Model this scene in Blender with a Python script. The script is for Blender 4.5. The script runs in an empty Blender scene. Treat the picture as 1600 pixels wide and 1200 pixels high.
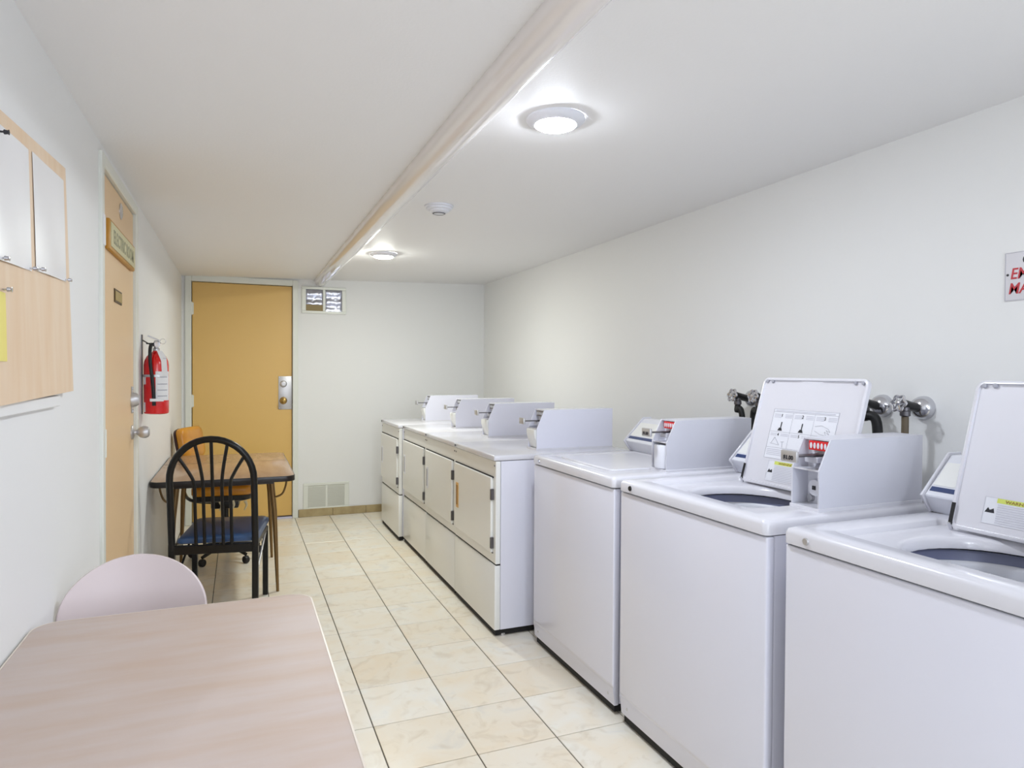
import bpy, bmesh, math, random
from mathutils import Vector, Matrix
random.seed(7)
PI = math.pi
S = bpy.context.scene
COL = S.collection

# ------------------------------------------------------------------ camera
cam_d = bpy.data.cameras.new('camera')
cam_d.sensor_width = 36.0
cam_d.sensor_fit = 'HORIZONTAL'
cam_d.lens = 1042.41 / 1600 * 36.0
cam_d.shift_y = -(600 - 596.89) / 1600
cam_d.clip_start = 0.02
cam = bpy.data.objects.new('camera', cam_d)
COL.objects.link(cam)
YAW, PITCH, ROLL = 0.3880, -0.0151, 0.0056
_f = Vector((math.sin(YAW) * math.cos(PITCH), math.cos(YAW) * math.cos(PITCH), math.sin(PITCH)))
_r = Vector((math.cos(YAW), -math.sin(YAW), 0))
_u = _r.cross(_f)
_r2 = _r * math.cos(ROLL) + _u * math.sin(ROLL)
_u2 = -_r * math.sin(ROLL) + _u * math.cos(ROLL)
_m = Matrix(((_r2.x, _u2.x, -_f.x, -0.4651), (_r2.y, _u2.y, -_f.y, -2.4950), (_r2.z, _u2.z, -_f.z, 1.3347), (0, 0, 0, 1)))
cam.matrix_world = _m
S.camera = cam

# ------------------------------------------------------------------ world, exposure
w = bpy.data.worlds.new('world')
S.world = w
w.use_nodes = True
w.node_tree.nodes['Background'].inputs[0].default_value = (0.8, 0.85, 1.0, 1)
w.node_tree.nodes['Background'].inputs[1].default_value = 0.3
S.view_settings.view_transform = 'Standard'
S.view_settings.look = 'None'
S.view_settings.gamma = 1.0
S.view_settings.use_curve_mapping = False
S.view_settings.exposure = 2.4
LAMP_NEAR = (0.85, 0.91, 1.0)      # cool lamps near the camera
LAMP_FAR = (0.97, 1.0, 0.92)       # warmer lamp at the far end
P_NEAR, P_FAR, P_BACK = 60.0, 84.0, 66.0
# added cool fill light behind the camera, in front of the solid wall
fill_d = bpy.data.lights.new('fill_light', 'AREA'); fill_d.shape = 'RECTANGLE'; fill_d.size = 1.7; fill_d.size_y = 1.15
fill_d.energy = 6.0; fill_d.color = (0.80, 0.88, 1.0)
fill_l = bpy.data.objects.new('fill_light', fill_d); COL.objects.link(fill_l)
fill_l.location = (0.45, -4.36, 1.40); fill_l.rotation_euler = (math.radians(90), 0, 0)

# ------------------------------------------------------------------ materials
def lin(c):
    c = c / 255.0
    return c / 12.92 if c <= 0.04045 else ((c + 0.055) / 1.055) ** 2.4
def rgb(r, g, b): return (lin(r), lin(g), lin(b), 1)
def nn(nt, t, **kw):
    n = nt.nodes.new(t)
    for k, v in kw.items(): setattr(n, k, v)
    return n
def mat(name, col, rough=0.5, metal=0.0, coat=0.0, spec=0.5, noise=None, bump=None, emit=None, trans=0.0):
    """noise = (scale, second colour, amount, stretch); bump = (scale, strength)"""
    m = bpy.data.materials.new(name)
    m.use_nodes = True
    nt = m.node_tree
    b = nt.nodes['Principled BSDF']
    b.inputs['Base Color'].default_value = col
    b.inputs['Roughness'].default_value = rough
    b.inputs['Metallic'].default_value = metal
    b.inputs['Coat Weight'].default_value = coat
    b.inputs['Specular IOR Level'].default_value = spec
    b.inputs['Transmission Weight'].default_value = trans
    tc = nn(nt, 'ShaderNodeTexCoord')
    if noise:
        sc, c2, amt, st = noise
        mp = nn(nt, 'ShaderNodeMapping'); mp.inputs['Scale'].default_value = st
        nt.links.new(tc.outputs['Object'], mp.inputs[0])
        no = nn(nt, 'ShaderNodeTexNoise'); no.inputs['Scale'].default_value = sc; no.inputs['Detail'].default_value = 5
        nt.links.new(mp.outputs[0], no.inputs['Vector'])
        rp = nn(nt, 'ShaderNodeValToRGB')
        rp.color_ramp.elements[0].position = 0.38; rp.color_ramp.elements[1].position = 0.68
        rp.color_ramp.elements[0].color = (0, 0, 0, 1); rp.color_ramp.elements[1].color = (amt, amt, amt, 1)
        nt.links.new(no.outputs[0], rp.inputs[0])
        mx = nn(nt, 'ShaderNodeMix', data_type='RGBA')
        mx.inputs[6].default_value = col; mx.inputs[7].default_value = c2
        nt.links.new(rp.outputs[0], mx.inputs[0]); nt.links.new(mx.outputs[2], b.inputs['Base Color'])
    if bump:
        no = nn(nt, 'ShaderNodeTexNoise'); no.inputs['Scale'].default_value = bump[0]; no.inputs['Detail'].default_value = 3
        nt.links.new(tc.outputs['Object'], no.inputs['Vector'])
        bp = nn(nt, 'ShaderNodeBump'); bp.inputs['Strength'].default_value = bump[1]; bp.inputs['Distance'].default_value = 0.004
        nt.links.new(no.outputs[0], bp.inputs['Height']); nt.links.new(bp.outputs[0], b.inputs['Normal'])
    if emit:
        b.inputs['Emission Color'].default_value = emit[0]; b.inputs['Emission Strength'].default_value = emit[1]
    return m

ONE = (1, 1, 1)
M = dict(
    wall=mat('painted_wall', rgb(240, 240, 239), 0.55, bump=(60, 0.06)),
    ceil=mat('painted_ceiling', rgb(246, 245, 245), 0.6, bump=(110, 0.12)),
    pipe=mat('pipe_paint', rgb(244, 238, 236), 0.14, coat=0.8),
    trim=mat('trim_paint', rgb(232, 234, 226), 0.35),
    grout=mat('grout', rgb(105, 98, 88), 0.9),
    white=mat('white_enamel_dimmed', rgb(224, 223, 230), 0.22, coat=0.3),  # darker enamel tone offsets the strong lamp light on decks and lids
    white_lit=mat('appliance_white_lit', rgb(232, 232, 244), 0.26, coat=0.2),  # same white lightened, so dimly lit fronts and sides come out brighter
    white_shaded=mat('appliance_white_shaded', rgb(216, 216, 225), 0.32),  # same white darkened, putting shade into the washer coin boxes
    white2=mat('white_plastic', rgb(232, 233, 240), 0.38),
    offwhite=mat('cabinet_paint', rgb(243, 243, 240), 0.3, coat=0.2),
    black=mat('black_gap', rgb(16, 14, 13), 0.7),
    blackmetal=mat('black_metal', rgb(7, 6, 7), 0.3, spec=0.4),
    blackplastic=mat('black_plastic', rgb(20, 20, 22), 0.45),
    rubber=mat('black_rubber', rgb(14, 14, 15), 0.5),
    chrome=mat('chrome', rgb(205, 205, 210), 0.16, metal=1.0),
    steel=mat('brushed_steel', rgb(202, 201, 203), 0.42, metal=0.85),
    darksteel=mat('dark_steel', rgb(110, 108, 112), 0.35, metal=1.0),
    brass=mat('brass', rgb(170, 140, 82), 0.35, metal=1.0),
    bronze=mat('bronze_paint', rgb(126, 98, 58), 0.35, metal=0.5),
    hosebrown=mat('braided_hose', rgb(104, 92, 74), 0.5),
    greyblue=mat('tub_ring', rgb(116, 121, 150), 0.35),
    navy=mat('navy_stripe', rgb(44, 62, 110), 0.4),
    ldoor=mat('peach_door_paint', rgb(236, 203, 160), 0.42),
    fdoor=mat('tan_door_paint', rgb(226, 185, 106), 0.36),
    red=mat('red_enamel', rgb(226, 10, 12), 0.2, coat=0.6),
    redwin=mat('red_window', rgb(222, 40, 48), 0.25),
    paper=mat('paper', rgb(238, 238, 240), 0.6),
    yellow=mat('yellow_paper', rgb(240, 226, 128), 0.6),
    lime=mat('lime_print', rgb(214, 224, 108), 0.5),
    ink=mat('dark_ink', rgb(38, 38, 44), 0.6),
    grey=mat('grey_ink', rgb(168, 168, 178), 0.6),
    pale=mat('pale_ink', rgb(206, 206, 216), 0.6),
    redink=mat('red_ink', rgb(196, 52, 62), 0.5),
    signwhite=mat('sign_white', rgb(232, 230, 235), 0.35),
    tan=mat('tan_handle', rgb(226, 180, 112), 0.45),
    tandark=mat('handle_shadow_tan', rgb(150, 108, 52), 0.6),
    plywood=mat('plywood', rgb(236, 212, 184), 0.55, noise=(3.0, rgb(228, 196, 160), 0.7, (1, 6, 1))),
    plywood_edge=mat('plywood_edge', rgb(214, 160, 100), 0.6),
    tabletop=mat('laminate_pink_oak', rgb(208, 192, 184), 0.5, noise=(3.4, rgb(200, 172, 150), 0.55, (1.1, 6, 1))),
    tableedge=mat('table_edge_cream', rgb(232, 220, 206), 0.35),
    fartop=mat('laminate_walnut', rgb(180, 148, 118), 0.22, noise=(3.0, rgb(158, 124, 94), 0.6, (7, 1.2, 1))),
    faredge=mat('dark_table_edge', rgb(24, 14, 12), 0.3),
    pink=mat('mauve_plastic', rgb(226, 212, 213), 0.36),
    bluevinyl=mat('blue_vinyl', rgb(52, 84, 128), 0.3, coat=0.2),
    orange=mat('orange_vinyl', rgb(214, 146, 30), 0.3, coat=0.3, noise=(9, rgb(176, 104, 16), 0.6, ONE)),
    maroon=mat('dark_back_shell', rgb(58, 20, 18), 0.4),
    foam=mat('torn_foam', rgb(226, 214, 180), 0.9),
    foil=mat('crumpled_foil', rgb(178, 180, 194), 0.3, metal=1.0, bump=(16, 0.5)),
    board=mat('brown_board', rgb(150, 132, 92), 0.6),
    grille=mat('grille_paint', rgb(206, 206, 194), 0.4),
    signplate=mat('sign_plate', rgb(206, 200, 156), 0.4),
    signwood=mat('sign_wood', rgb(190, 138, 50), 0.4),
    signink=mat('sign_ink', rgb(150, 148, 116), 0.5),
    plaque=mat('brass_plaque', rgb(172, 148, 84), 0.4),
    plaqueedge=mat('plaque_edge', rgb(84, 62, 26), 0.5),
    gap_light_strip=mat('gap_light_paint', rgb(214, 214, 240), 0.3),  # bluish white stands for outdoor light leaking under the door
    plastic_sleeve=mat('clear_sleeve', rgb(246, 246, 248), 0.3, coat=0.3),
)
# floor tile: cream stone with a tint of its own for every tile
def tile_mat():
    m = bpy.data.materials.new('cream_tile'); m.use_nodes = True
    nt = m.node_tree; b = nt.nodes['Principled BSDF']; L = nt.links.new
    b.inputs['Roughness'].default_value = 0.3
    tc = nn(nt, 'ShaderNodeTexCoord'); oi = nn(nt, 'ShaderNodeObjectInfo')
    ml = nn(nt, 'ShaderNodeVectorMath', operation='SCALE'); ml.inputs[0].default_value = (37, 19, 11)
    L(oi.outputs['Random'], ml.inputs['Scale'])
    ad = nn(nt, 'ShaderNodeVectorMath', operation='ADD'); L(tc.outputs['Object'], ad.inputs[0]); L(ml.outputs[0], ad.inputs[1])
    n1 = nn(nt, 'ShaderNodeTexNoise'); n1.inputs['Scale'].default_value = 5.5; n1.inputs['Detail'].default_value = 6; n1.inputs['Distortion'].default_value = 0.8
    n2 = nn(nt, 'ShaderNodeTexNoise'); n2.inputs['Scale'].default_value = 9.0; n2.inputs['Detail'].default_value = 8; n2.inputs['Distortion'].default_value = 1.6
    L(ad.outputs[0], n1.inputs['Vector']); L(ad.outputs[0], n2.inputs['Vector'])
    r1 = nn(nt, 'ShaderNodeValToRGB'); e = r1.color_ramp.elements
    e[0].position = 0.3; e[0].color = rgb(246, 236, 217); e[1].position = 0.6; e[1].color = rgb(247, 243, 232)
    x = e.new(0.75); x.color = rgb(234, 233, 228)
    L(n1.outputs[0], r1.inputs[0])
    r2 = nn(nt, 'ShaderNodeValToRGB'); e = r2.color_ramp.elements
    e[0].position = 0.54; e[0].color = (0, 0, 0, 1); e[1].position = 0.80; e[1].color = (0.55, 0.55, 0.55, 1)
    L(n2.outputs[0], r2.inputs[0])
    mx = nn(nt, 'ShaderNodeMix', data_type='RGBA'); mx.inputs[7].default_value = rgb(208, 192, 166)
    L(r2.outputs[0], mx.inputs[0]); L(r1.outputs[0], mx.inputs[6])
    r3 = nn(nt, 'ShaderNodeValToRGB'); e = r3.color_ramp.elements
    e[0].color = rgb(249, 243, 234); e[1].color = rgb(255, 255, 255); e.new(0.35).color = rgb(252, 250, 247)
    L(oi.outputs['Random'], r3.inputs[0])
    mu = nn(nt, 'ShaderNodeMix', data_type='RGBA', blend_type='MULTIPLY'); mu.inputs[0].default_value = 1
    L(mx.outputs[2], mu.inputs[6]); L(r3.outputs[0], mu.inputs[7]); L(mu.outputs[2], b.inputs['Base Color'])
    return m
M['tile'] = tile_mat()
def base_tile_mat():
    return mat('baseboard_tile', rgb(186, 168, 126), 0.35, noise=(9, rgb(160, 138, 96), 0.8, ONE))
M['basetile'] = base_tile_mat()

# ------------------------------------------------------------------ helpers
def empty(name, loc, rz=0.0):
    o = bpy.data.objects.new(name, None); COL.objects.link(o)
    o.location = loc; o.rotation_euler = (0, 0, rz); o.empty_display_size = 0.1
    return o
def tag(o, label=None, cat=None, group=None, kind=None):
    if label: o['label'] = label
    if cat: o['category'] = cat
    if group: o['group'] = group
    if kind: o['kind'] = kind
    return o
def obj(name, bm, m, parent=None, smooth=35, loc=None):
    me = bpy.data.meshes.new(name)
    bmesh.ops.recalc_face_normals(bm, faces=bm.faces)
    bm.to_mesh(me); bm.free()
    me.materials.append(M[m] if isinstance(m, str) else m)
    if smooth:
        me.polygons.foreach_set('use_smooth', [True] * len(me.polygons))
        me.set_sharp_from_angle(angle=math.radians(smooth))
    o = bpy.data.objects.new(name, me); COL.objects.link(o)
    if parent: o.parent = parent
    if loc: o.location = loc
    return o
def link(name, me, parent=None, loc=(0, 0, 0), scale=None):
    o = bpy.data.objects.new(name, me); COL.objects.link(o)
    if parent: o.parent = parent
    o.location = loc
    if scale: o.scale = scale
    return o
def box(x0, x1, y0, y1, z0, z1, bev=0.0, seg=2, bm=None, axis=None):
    bm = bm or bmesh.new()
    n0 = len(bm.verts)
    v = [bm.verts.new((x, y, z)) for x in (x0, x1) for y in (y0, y1) for z in (z0, z1)]
    fs = [(0, 1, 3, 2), (4, 6, 7, 5), (0, 4, 5, 1), (2, 3, 7, 6), (0, 2, 6, 4), (1, 5, 7, 3)]
    faces = [bm.faces.new([v[i] for i in f]) for f in fs]
    if bev > 0:
        es = set(e for f in faces for e in f.edges)
        if axis is not None:
            es = [e for e in es if abs((e.verts[0].co - e.verts[1].co).normalized()[axis]) > 0.9]
        bmesh.ops.bevel(bm, geom=list(es), offset=bev, segments=seg, affect='EDGES', profile=0.5, clamp_overlap=True)
    return bm
def prism(pts, a0, a1, axis='y', bev=0.0, seg=2, bm=None):
    """extrude a polygon; axis y: pts are (x,z); axis z: (x,y); axis x: (y,z)"""
    bm = bm or bmesh.new()
    def P(p, a):
        return {'y': (p[0], a, p[1]), 'z': (p[0], p[1], a), 'x': (a, p[0], p[1])}[axis]
    A = [bm.verts.new(P(p, a0)) for p in pts]; B = [bm.verts.new(P(p, a1)) for p in pts]
    fa = bm.faces.new(A); fb = bm.faces.new(B[::-1])
    n = len(pts); fs = [fa, fb]
    for i in range(n):
        fs.append(bm.faces.new((A[i], B[i], B[(i + 1) % n], A[(i + 1) % n])))
    if bev > 0:
        es = set(e for f in fs for e in f.edges)
        bmesh.ops.bevel(bm, geom=list(es), offset=bev, segments=seg, affect='EDGES', profile=0.5, clamp_overlap=True)
    return bm
def rrect(x0, x1, y0, y1, r, k=6, edge=4):
    """rounded rectangle with a fixed point count: 4*(k+1) + 4*edge"""
    out = []
    cs = [(x1 - r, y1 - r, 0), (x0 + r, y1 - r, PI / 2), (x0 + r, y0 + r, PI), (x1 - r, y0 + r, 1.5 * PI)]
    for ci, (cx, cy, a) in enumerate(cs):
        arc = [(cx + r * math.cos(a + PI / 2 * i / k), cy + r * math.sin(a + PI / 2 * i / k)) for i in range(k + 1)]
        out += arc
        nx = cs[(ci + 1) % 4]; q = (nx[0] + r * math.cos(nx[2]), nx[1] + r * math.sin(nx[2])); p = arc[-1]
        out += [(p[0] + (q[0] - p[0]) * (j + 1) / (edge + 1), p[1] + (q[1] - p[1]) * (j + 1) / (edge + 1)) for j in range(edge)]
    return out
def loops(ls, cap0=False, cap1=False, bm=None):
    """bridge closed loops of equal length; each a list of 3D points"""
    bm = bm or bmesh.new()
    V = [[bm.verts.new(p) for p in l] for l in ls]
    n = len(ls[0])
    for a, b in zip(V, V[1:]):
        for i in range(n):
            bm.faces.new((a[i], a[(i + 1) % n], b[(i + 1) % n], b[i]))
    if cap0: bm.faces.new(V[0])
    if cap1: bm.faces.new(V[-1])
    return bm
def lathe(prof, n=32, mx=None, bm=None):
    """prof: list of (r, z) about local z; mx: matrix"""
    bm = bm or bmesh.new(); mx = mx or Matrix()
    rings = []
    for r, z in prof:
        if r < 1e-6: rings.append([bm.verts.new(mx @ Vector((0, 0, z)))])
        else: rings.append([bm.verts.new(mx @ Vector((r * math.cos(2 * PI * i / n), r * math.sin(2 * PI * i / n), z))) for i in range(n)])
    for a, b in zip(rings, rings[1:]):
        for i in range(n):
            j = (i + 1) % n
            q = [a[i % len(a)], a[j % len(a)], b[j % len(b)], b[i % len(b)]]
            u = []
            for t in q:
                if t not in u: u.append(t)
            if len(u) > 2:
                try: bm.faces.new(u)
                except ValueError: pass
    return bm
def tube(pts, r, n=10, bm=None, closed=False, flat=None, smooth_k=0):
    """tube along points; r number or list; flat=(axis vector, factor) squashes the section"""
    bm = bm or bmesh.new()
    P = [Vector(p) for p in pts]
    if smooth_k: P = catmull(P, smooth_k, closed)
    m = len(P)
    R = r if isinstance(r, (list, tuple)) else [r] * m
    if len(R) != m: R = [R[0] + (R[-1] - R[0]) * i / (m - 1) for i in range(m)]
    rings = []; ref = None
    for i, p in enumerate(P):
        if closed: t = P[(i + 1) % m] - P[i - 1]
        else: t = (P[min(i + 1, m - 1)] - P[max(i - 1, 0)])
        t.normalize()
        if ref is None:
            ref = Vector((0, 0, 1)) if abs(t.z) < 0.9 else Vector((1, 0, 0))
        ref = (ref - t * ref.dot(t)).normalized(); s = t.cross(ref)
        ring = []
        for k in range(n):
            a = 2 * PI * k / n
            d = (ref * math.cos(a) + s * math.sin(a)) * R[i]
            if flat: d = d + flat[0] * d.dot(flat[0]) * (flat[1] - 1)
            ring.append(bm.verts.new(p + d))
        rings.append(ring)
    rng = range(m) if closed else range(m - 1)
    for i in rng:
        a, b = rings[i], rings[(i + 1) % m]
        for k in range(n):
            bm.faces.new((a[k], a[(k + 1) % n], b[(k + 1) % n], b[k]))
    if not closed:
        bm.faces.new(rings[0][::-1]); bm.faces.new(rings[-1])
    return bm
def catmull(P, k, closed=False):
    out = []; m = len(P)
    segs = m if closed else m - 1
    for i in range(segs):
        if closed: a, b, c, d = P[i - 1], P[i], P[(i + 1) % m], P[(i + 2) % m]
        else: a, b, c, d = P[max(i - 1, 0)], P[i], P[i + 1], P[min(i + 2, m - 1)]
        for j in range(k):
            t = j / k
            out.append(0.5 * ((2 * b) + (c - a) * t + (2 * a - 5 * b + 4 * c - d) * t * t + (3 * b - a - 3 * c + d) * t ** 3))
    if not closed: out.append(P[-1])
    return out
def transform(bm, mx):
    bmesh.ops.transform(bm, matrix=mx, verts=bm.verts); return bm
def text_mesh(name, body, size, m, parent, mx, extrude=0.0006, shear=0.0, bold=0.0, align='LEFT', xscale=1.0):
    """flat lettering turned into a mesh; mx places the text's xy plane"""
    cu = bpy.data.curves.new(name, 'FONT'); cu.body = body; cu.size = size; cu.extrude = extrude; cu.shear = shear
    cu.offset = bold; cu.align_x = align; cu.resolution_u = 3
    t = bpy.data.objects.new(name, cu); COL.objects.link(t)
    dg = bpy.context.evaluated_depsgraph_get()
    me = bpy.data.meshes.new_from_object(t.evaluated_get(dg))
    bpy.data.objects.remove(t); bpy.data.curves.remove(cu)
    me.name = name
    me.transform(mx @ Matrix.Diagonal((xscale, 1, 1, 1)))
    me.materials.clear(); me.materials.append(M[m])
    o = bpy.data.objects.new(name, me); COL.objects.link(o); o.parent = parent
    return o
def frame_mx(org, ex, ey):
    ex = Vector(ex).normalized(); ey = Vector(ey).normalized(); ez = ex.cross(ey)
    return Matrix(((ex.x, ey.x, ez.x, org[0]), (ex.y, ey.y, ez.y, org[1]), (ex.z, ey.z, ez.z, org[2]), (0, 0, 0, 1)))

# ------------------------------------------------------------------ room
XL, XR, YF, YN = -0.92, 1.815, 3.84, -4.4
def HC(x): return 2.187 + 0.027 * (x - 0.93)       # the ceiling rises slightly to the right
T = 0.12
TX, TY = 0.305, 0.3172
fl = tag(obj('floor', box(XL - T, XR + T, YN - T, YF + T, -0.06, -0.0035), 'grout', smooth=0), 'cream stone tile floor with dark grout lines', kind='structure')
def mk_tile():
    g = 0.0022
    bm = box(-TX / 2 + g, TX / 2 - g, -TY / 2 + g, TY / 2 - g, -0.008, 0.0, 0.0012, 1)
    me = bpy.data.meshes.new('tile'); bm.to_mesh(me); bm.free(); me.materials.append(M['tile']); return me
tile_me = mk_tile()
i0, i1 = math.floor(XL / TX), math.ceil(XR / TX)
for i in range(i0, i1):
    for k in range(math.floor(-3.3 / TY), math.ceil(YF / TY)):
        x0, x1 = max(i * TX, XL), min((i + 1) * TX, XR)
        y0, y1 = k * TY, min((k + 1) * TY, YF)
        if x1 - x0 < 0.02 or y1 - y0 < 0.015: continue
        link('tile', tile_me, fl, ((x0 + x1) / 2, (y0 + y1) / 2, 0.0), ((x1 - x0) / TX, (y1 - y0) / TY, 1))

def slab(name, label, pts, a0, a1, axis, m='wall'):
    return tag(obj(name, prism(pts, a0, a1, axis), m, smooth=0), label, kind='structure')
# wall_left with an opening for the electric room door
DL0, DL1, DLH = 0.255, 1.085, 2.075
def wall_with_hole(name, label, axis, a0, a1, u0, u1, top, hu0, hu1, hz):
    bm = bmesh.new()
    t = lambda u: top(u) if callable(top) else top
    prism([(u0, -0.05), (hu0, -0.05), (hu0, t(hu0)), (u0, t(u0))], a0, a1, axis, bm=bm)
    prism([(hu1, -0.05), (u1, -0.05), (u1, t(u1)), (hu1, t(hu1))], a0, a1, axis, bm=bm)
    prism([(hu0, hz), (hu1, hz), (hu1, t(hu1)), (hu0, t(hu0))], a0, a1, axis, bm=bm)
    return tag(obj(name, bm, 'wall', smooth=0), label, kind='structure')
wall_with_hole('wall_left', 'off-white painted wall on the left', 'x', XL - T, XL, YN, YF, HC(XL), DL0, DL1, DLH)
wall_with_hole('wall_far', 'off-white painted wall at the far end', 'y', YF, YF + T, XL - T, XR + T, HC, -0.865, -0.005, 2.125)
slab('wall_right', 'off-white painted wall behind the washers and dryers', [(YN, -0.05), (YF, -0.05), (YF, HC(XR)), (YN, HC(XR))], XR, XR + T, 'x')
slab('wall_near', 'off-white painted wall behind the camera', [(XL - T, -0.05), (XR + T, -0.05), (XR + T, HC(XR + T)), (XL - T, HC(XL - T))], YN - T, YN, 'y')
slab('ceiling', 'white painted ceiling', [(XL - T, HC(XL - T)), (XR + T, HC(XR + T)), (XR + T, HC(XR + T) + 0.1), (XL - T, HC(XL - T) + 0.1)], YN - T, YF + T, 'y', 'ceil')

fill_fr = tag(empty('fill_frame', (0.45, YN, 1.40)), 'wide frame added around a fill light on the wall behind the camera', kind='structure')
for a, b, c, d in ((-0.92, 0.92, 0.60, 0.66), (-0.92, 0.92, -0.66, -0.60), (-0.92, -0.86, -0.60, 0.60), (0.86, 0.92, -0.60, 0.60)):
    obj('window_or_fill_frame', box(a, b, 0.0, 0.05, c, d, 0.004, 1), 'trim', fill_fr)  # added frame on the solid wall, edging the fill light
# tile baseboard on the far wall
bb = tag(obj('baseboard_far', box(0.03, XR, YF - 0.006, YF, 0, 0.068), 'grout', smooth=0), 'tan stone tile baseboard on the far wall', kind='structure')
bx = [0.032, 0.335, 0.64, 0.945, 1.25, 1.555, XR]
for a, b in zip(bx, bx[1:]):
    obj('tile', box(a + 0.0015, b - 0.0015, YF - 0.013, YF - 0.004, 0.001, 0.072, 0.002, 1), 'basetile', bb, smooth=0)

# ceiling pipe
pz = HC(0.225) - 0.004
tag(obj('ceiling_pipe', lathe([(0.0, 0), (0.058, 0), (0.058, YF - YN - 0.002), (0, YF - YN - 0.002)], 40, frame_mx((0.225, YN + 0.001, pz), (1, 0, 0), (0, 0, -1))), 'pipe'),
    'cream painted pipe running the length of the ceiling', 'pipe')

# ------------------------------------------------------------------ ceiling fixtures
def downlight(x, y, col, power, label):
    z = HC(x)
    t = tag(empty('ceiling_light', (x, y, z)), label, 'light', 'round ceiling lights')
    obj('trim_ring', lathe([(0.097, 0.0), (0.097, -0.008), (0.092, -0.014), (0.078, -0.021), (0.070, -0.024), (0.067, -0.022), (0.067, 0.0)], 48), 'white2', t)
    lm = bpy.data.materials.new('lamp_lens'); lm.use_nodes = True
    nt = lm.node_tree; nt.nodes.remove(nt.nodes['Principled BSDF'])
    e = nn(nt, 'ShaderNodeEmission'); e.inputs[0].default_value = (*col, 1); e.inputs[1].default_value = power
    nt.links.new(e.outputs[0], nt.nodes['Material Output'].inputs[0])
    obj('lens', lathe([(0.0675, -0.0215), (0.066, -0.026), (0.055, -0.031), (0.035, -0.034), (0.0, -0.035)], 48), lm, t)
    return t
downlight(0.505, -0.49, LAMP_NEAR, P_NEAR, 'round recessed ceiling light with white trim ring above the washers')
downlight(0.488, 2.28, LAMP_FAR, P_FAR, 'small glowing ceiling light at the far end by the pipe')
downlight(0.495, -3.25, LAMP_NEAR, P_BACK, 'round ceiling light behind the camera')
sd = tag(empty('smoke_detector', (0.472, 0.79, HC(0.472))), 'white round smoke detector on the ceiling between the lights', 'smoke detector')
obj('base', lathe([(0.0, 0), (0.073, 0.0), (0.073, -0.008), (0.068, -0.011), (0, -0.011)], 40), 'white2', sd)
obj('cover', lathe([(0.066, -0.011), (0.064, -0.02), (0.052, -0.024), (0.05, -0.03), (0.032, -0.037), (0.03, -0.04), (0.0, -0.044)], 40), 'white2', sd)
obj('sensor_slot', lathe([(0.0305, -0.0385), (0.0335, -0.0395), (0.028, -0.0425), (0.026, -0.0415)], 32), 'darksteel', sd)

# ------------------------------------------------------------------ doors
def knob_set(parent, org, ex, r=0.027, m='steel', name='knob', stem=0.045):
    """round knob on a rose, pointing along ex from org"""
    ex = Vector(ex); up = Vector((0, 0, 1)); mx = frame_mx(org, up.cross(ex), up)
    # frame_mx z axis = ex
    k = obj(name, lathe([(0.0, 0.0), (0.033, 0.0), (0.033, 0.004), (0.026, 0.009), (0.012, 0.012), (0.011, stem * 0.6), (0.015, stem * 0.75), (r * 0.86, stem),
                         (r, stem + 0.012), (r, stem + 0.022), (r * 0.85, stem + 0.034), (r * 0.55, stem + 0.039), (0, stem + 0.040)], 28, mx), m, parent)
    return k
# far door
d1 = tag(empty('door_1', (0, YF, 0)), 'tan painted metal door in a white frame on the far wall', kind='structure')
bm = bmesh.new()
box(-0.895, -0.845, -0.018, 0.10, 0, 2.150, 0.004, 1, bm); box(-0.02, 0.028, -0.018, 0.10, 0, 2.150, 0.004, 1, bm); box(-0.845, -0.02, -0.018, 0.10, 2.098, 2.150, 0.004, 1, bm)
obj('door_frame', bm, 'trim', d1)
dp = obj('door_panel', box(-0.840, -0.024, 0.018, 0.062, 0.022, 2.094, 0.002, 1), 'fdoor', d1)
obj('doorway_back', box(-0.845, -0.02, 0.075, 0.10, 0.0, 2.098), 'black', d1, smooth=0)
for z in (0.28, 1.07, 1.865):
    h = obj('hinge', lathe([(0, -0.055), (0.008, -0.055), (0.008, 0.055), (0, 0.055)], 14, Matrix.Translation((-0.845, 0.006, z))), 'trim', d1)
    obj('hinge_leaf', box(-0.845, -0.828, 0.010, 0.0185, z - 0.05, z + 0.05), 'trim', h)
pl = obj('lock_plate', box(-0.140, -0.024, 0.011, 0.018, 0.985, 1.285, 0.003, 2), 'steel', d1)
obj('deadbolt', lathe([(0, 0), (0.030, 0), (0.030, 0.012), (0.024, 0.02), (0.016, 0.022), (0.015, 0.03), (0, 0.03)], 28, frame_mx((-0.098, 0.011, 1.215), (1, 0, 0), (0, 0, 1))), 'steel', pl)
knob_set(pl, (-0.098, 0.011, 1.065), (0, -1, 0), 0.026, 'brass')
for px_ in (-0.132, -0.032):
    for pz_ in (0.995, 1.275):
        obj('screw', lathe([(0, 0), (0.004, 0), (0.003, 0.002), (0, 0.0025)], 10, frame_mx((px_, 0.011, pz_), (1, 0, 0), (0, 0, 1))), 'chrome', pl)
obj('latch_bolt', box(-0.026, -0.018, 0.014, 0.03, 1.035, 1.075), 'black', d1, smooth=0)
obj('gap_light_strip', box(-0.845, -0.02, -0.01, 0.09, 0.0, 0.012, 0.003, 1), 'gap_light_strip', d1)  # added strip, coloured as the light in the gap below the door
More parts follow.
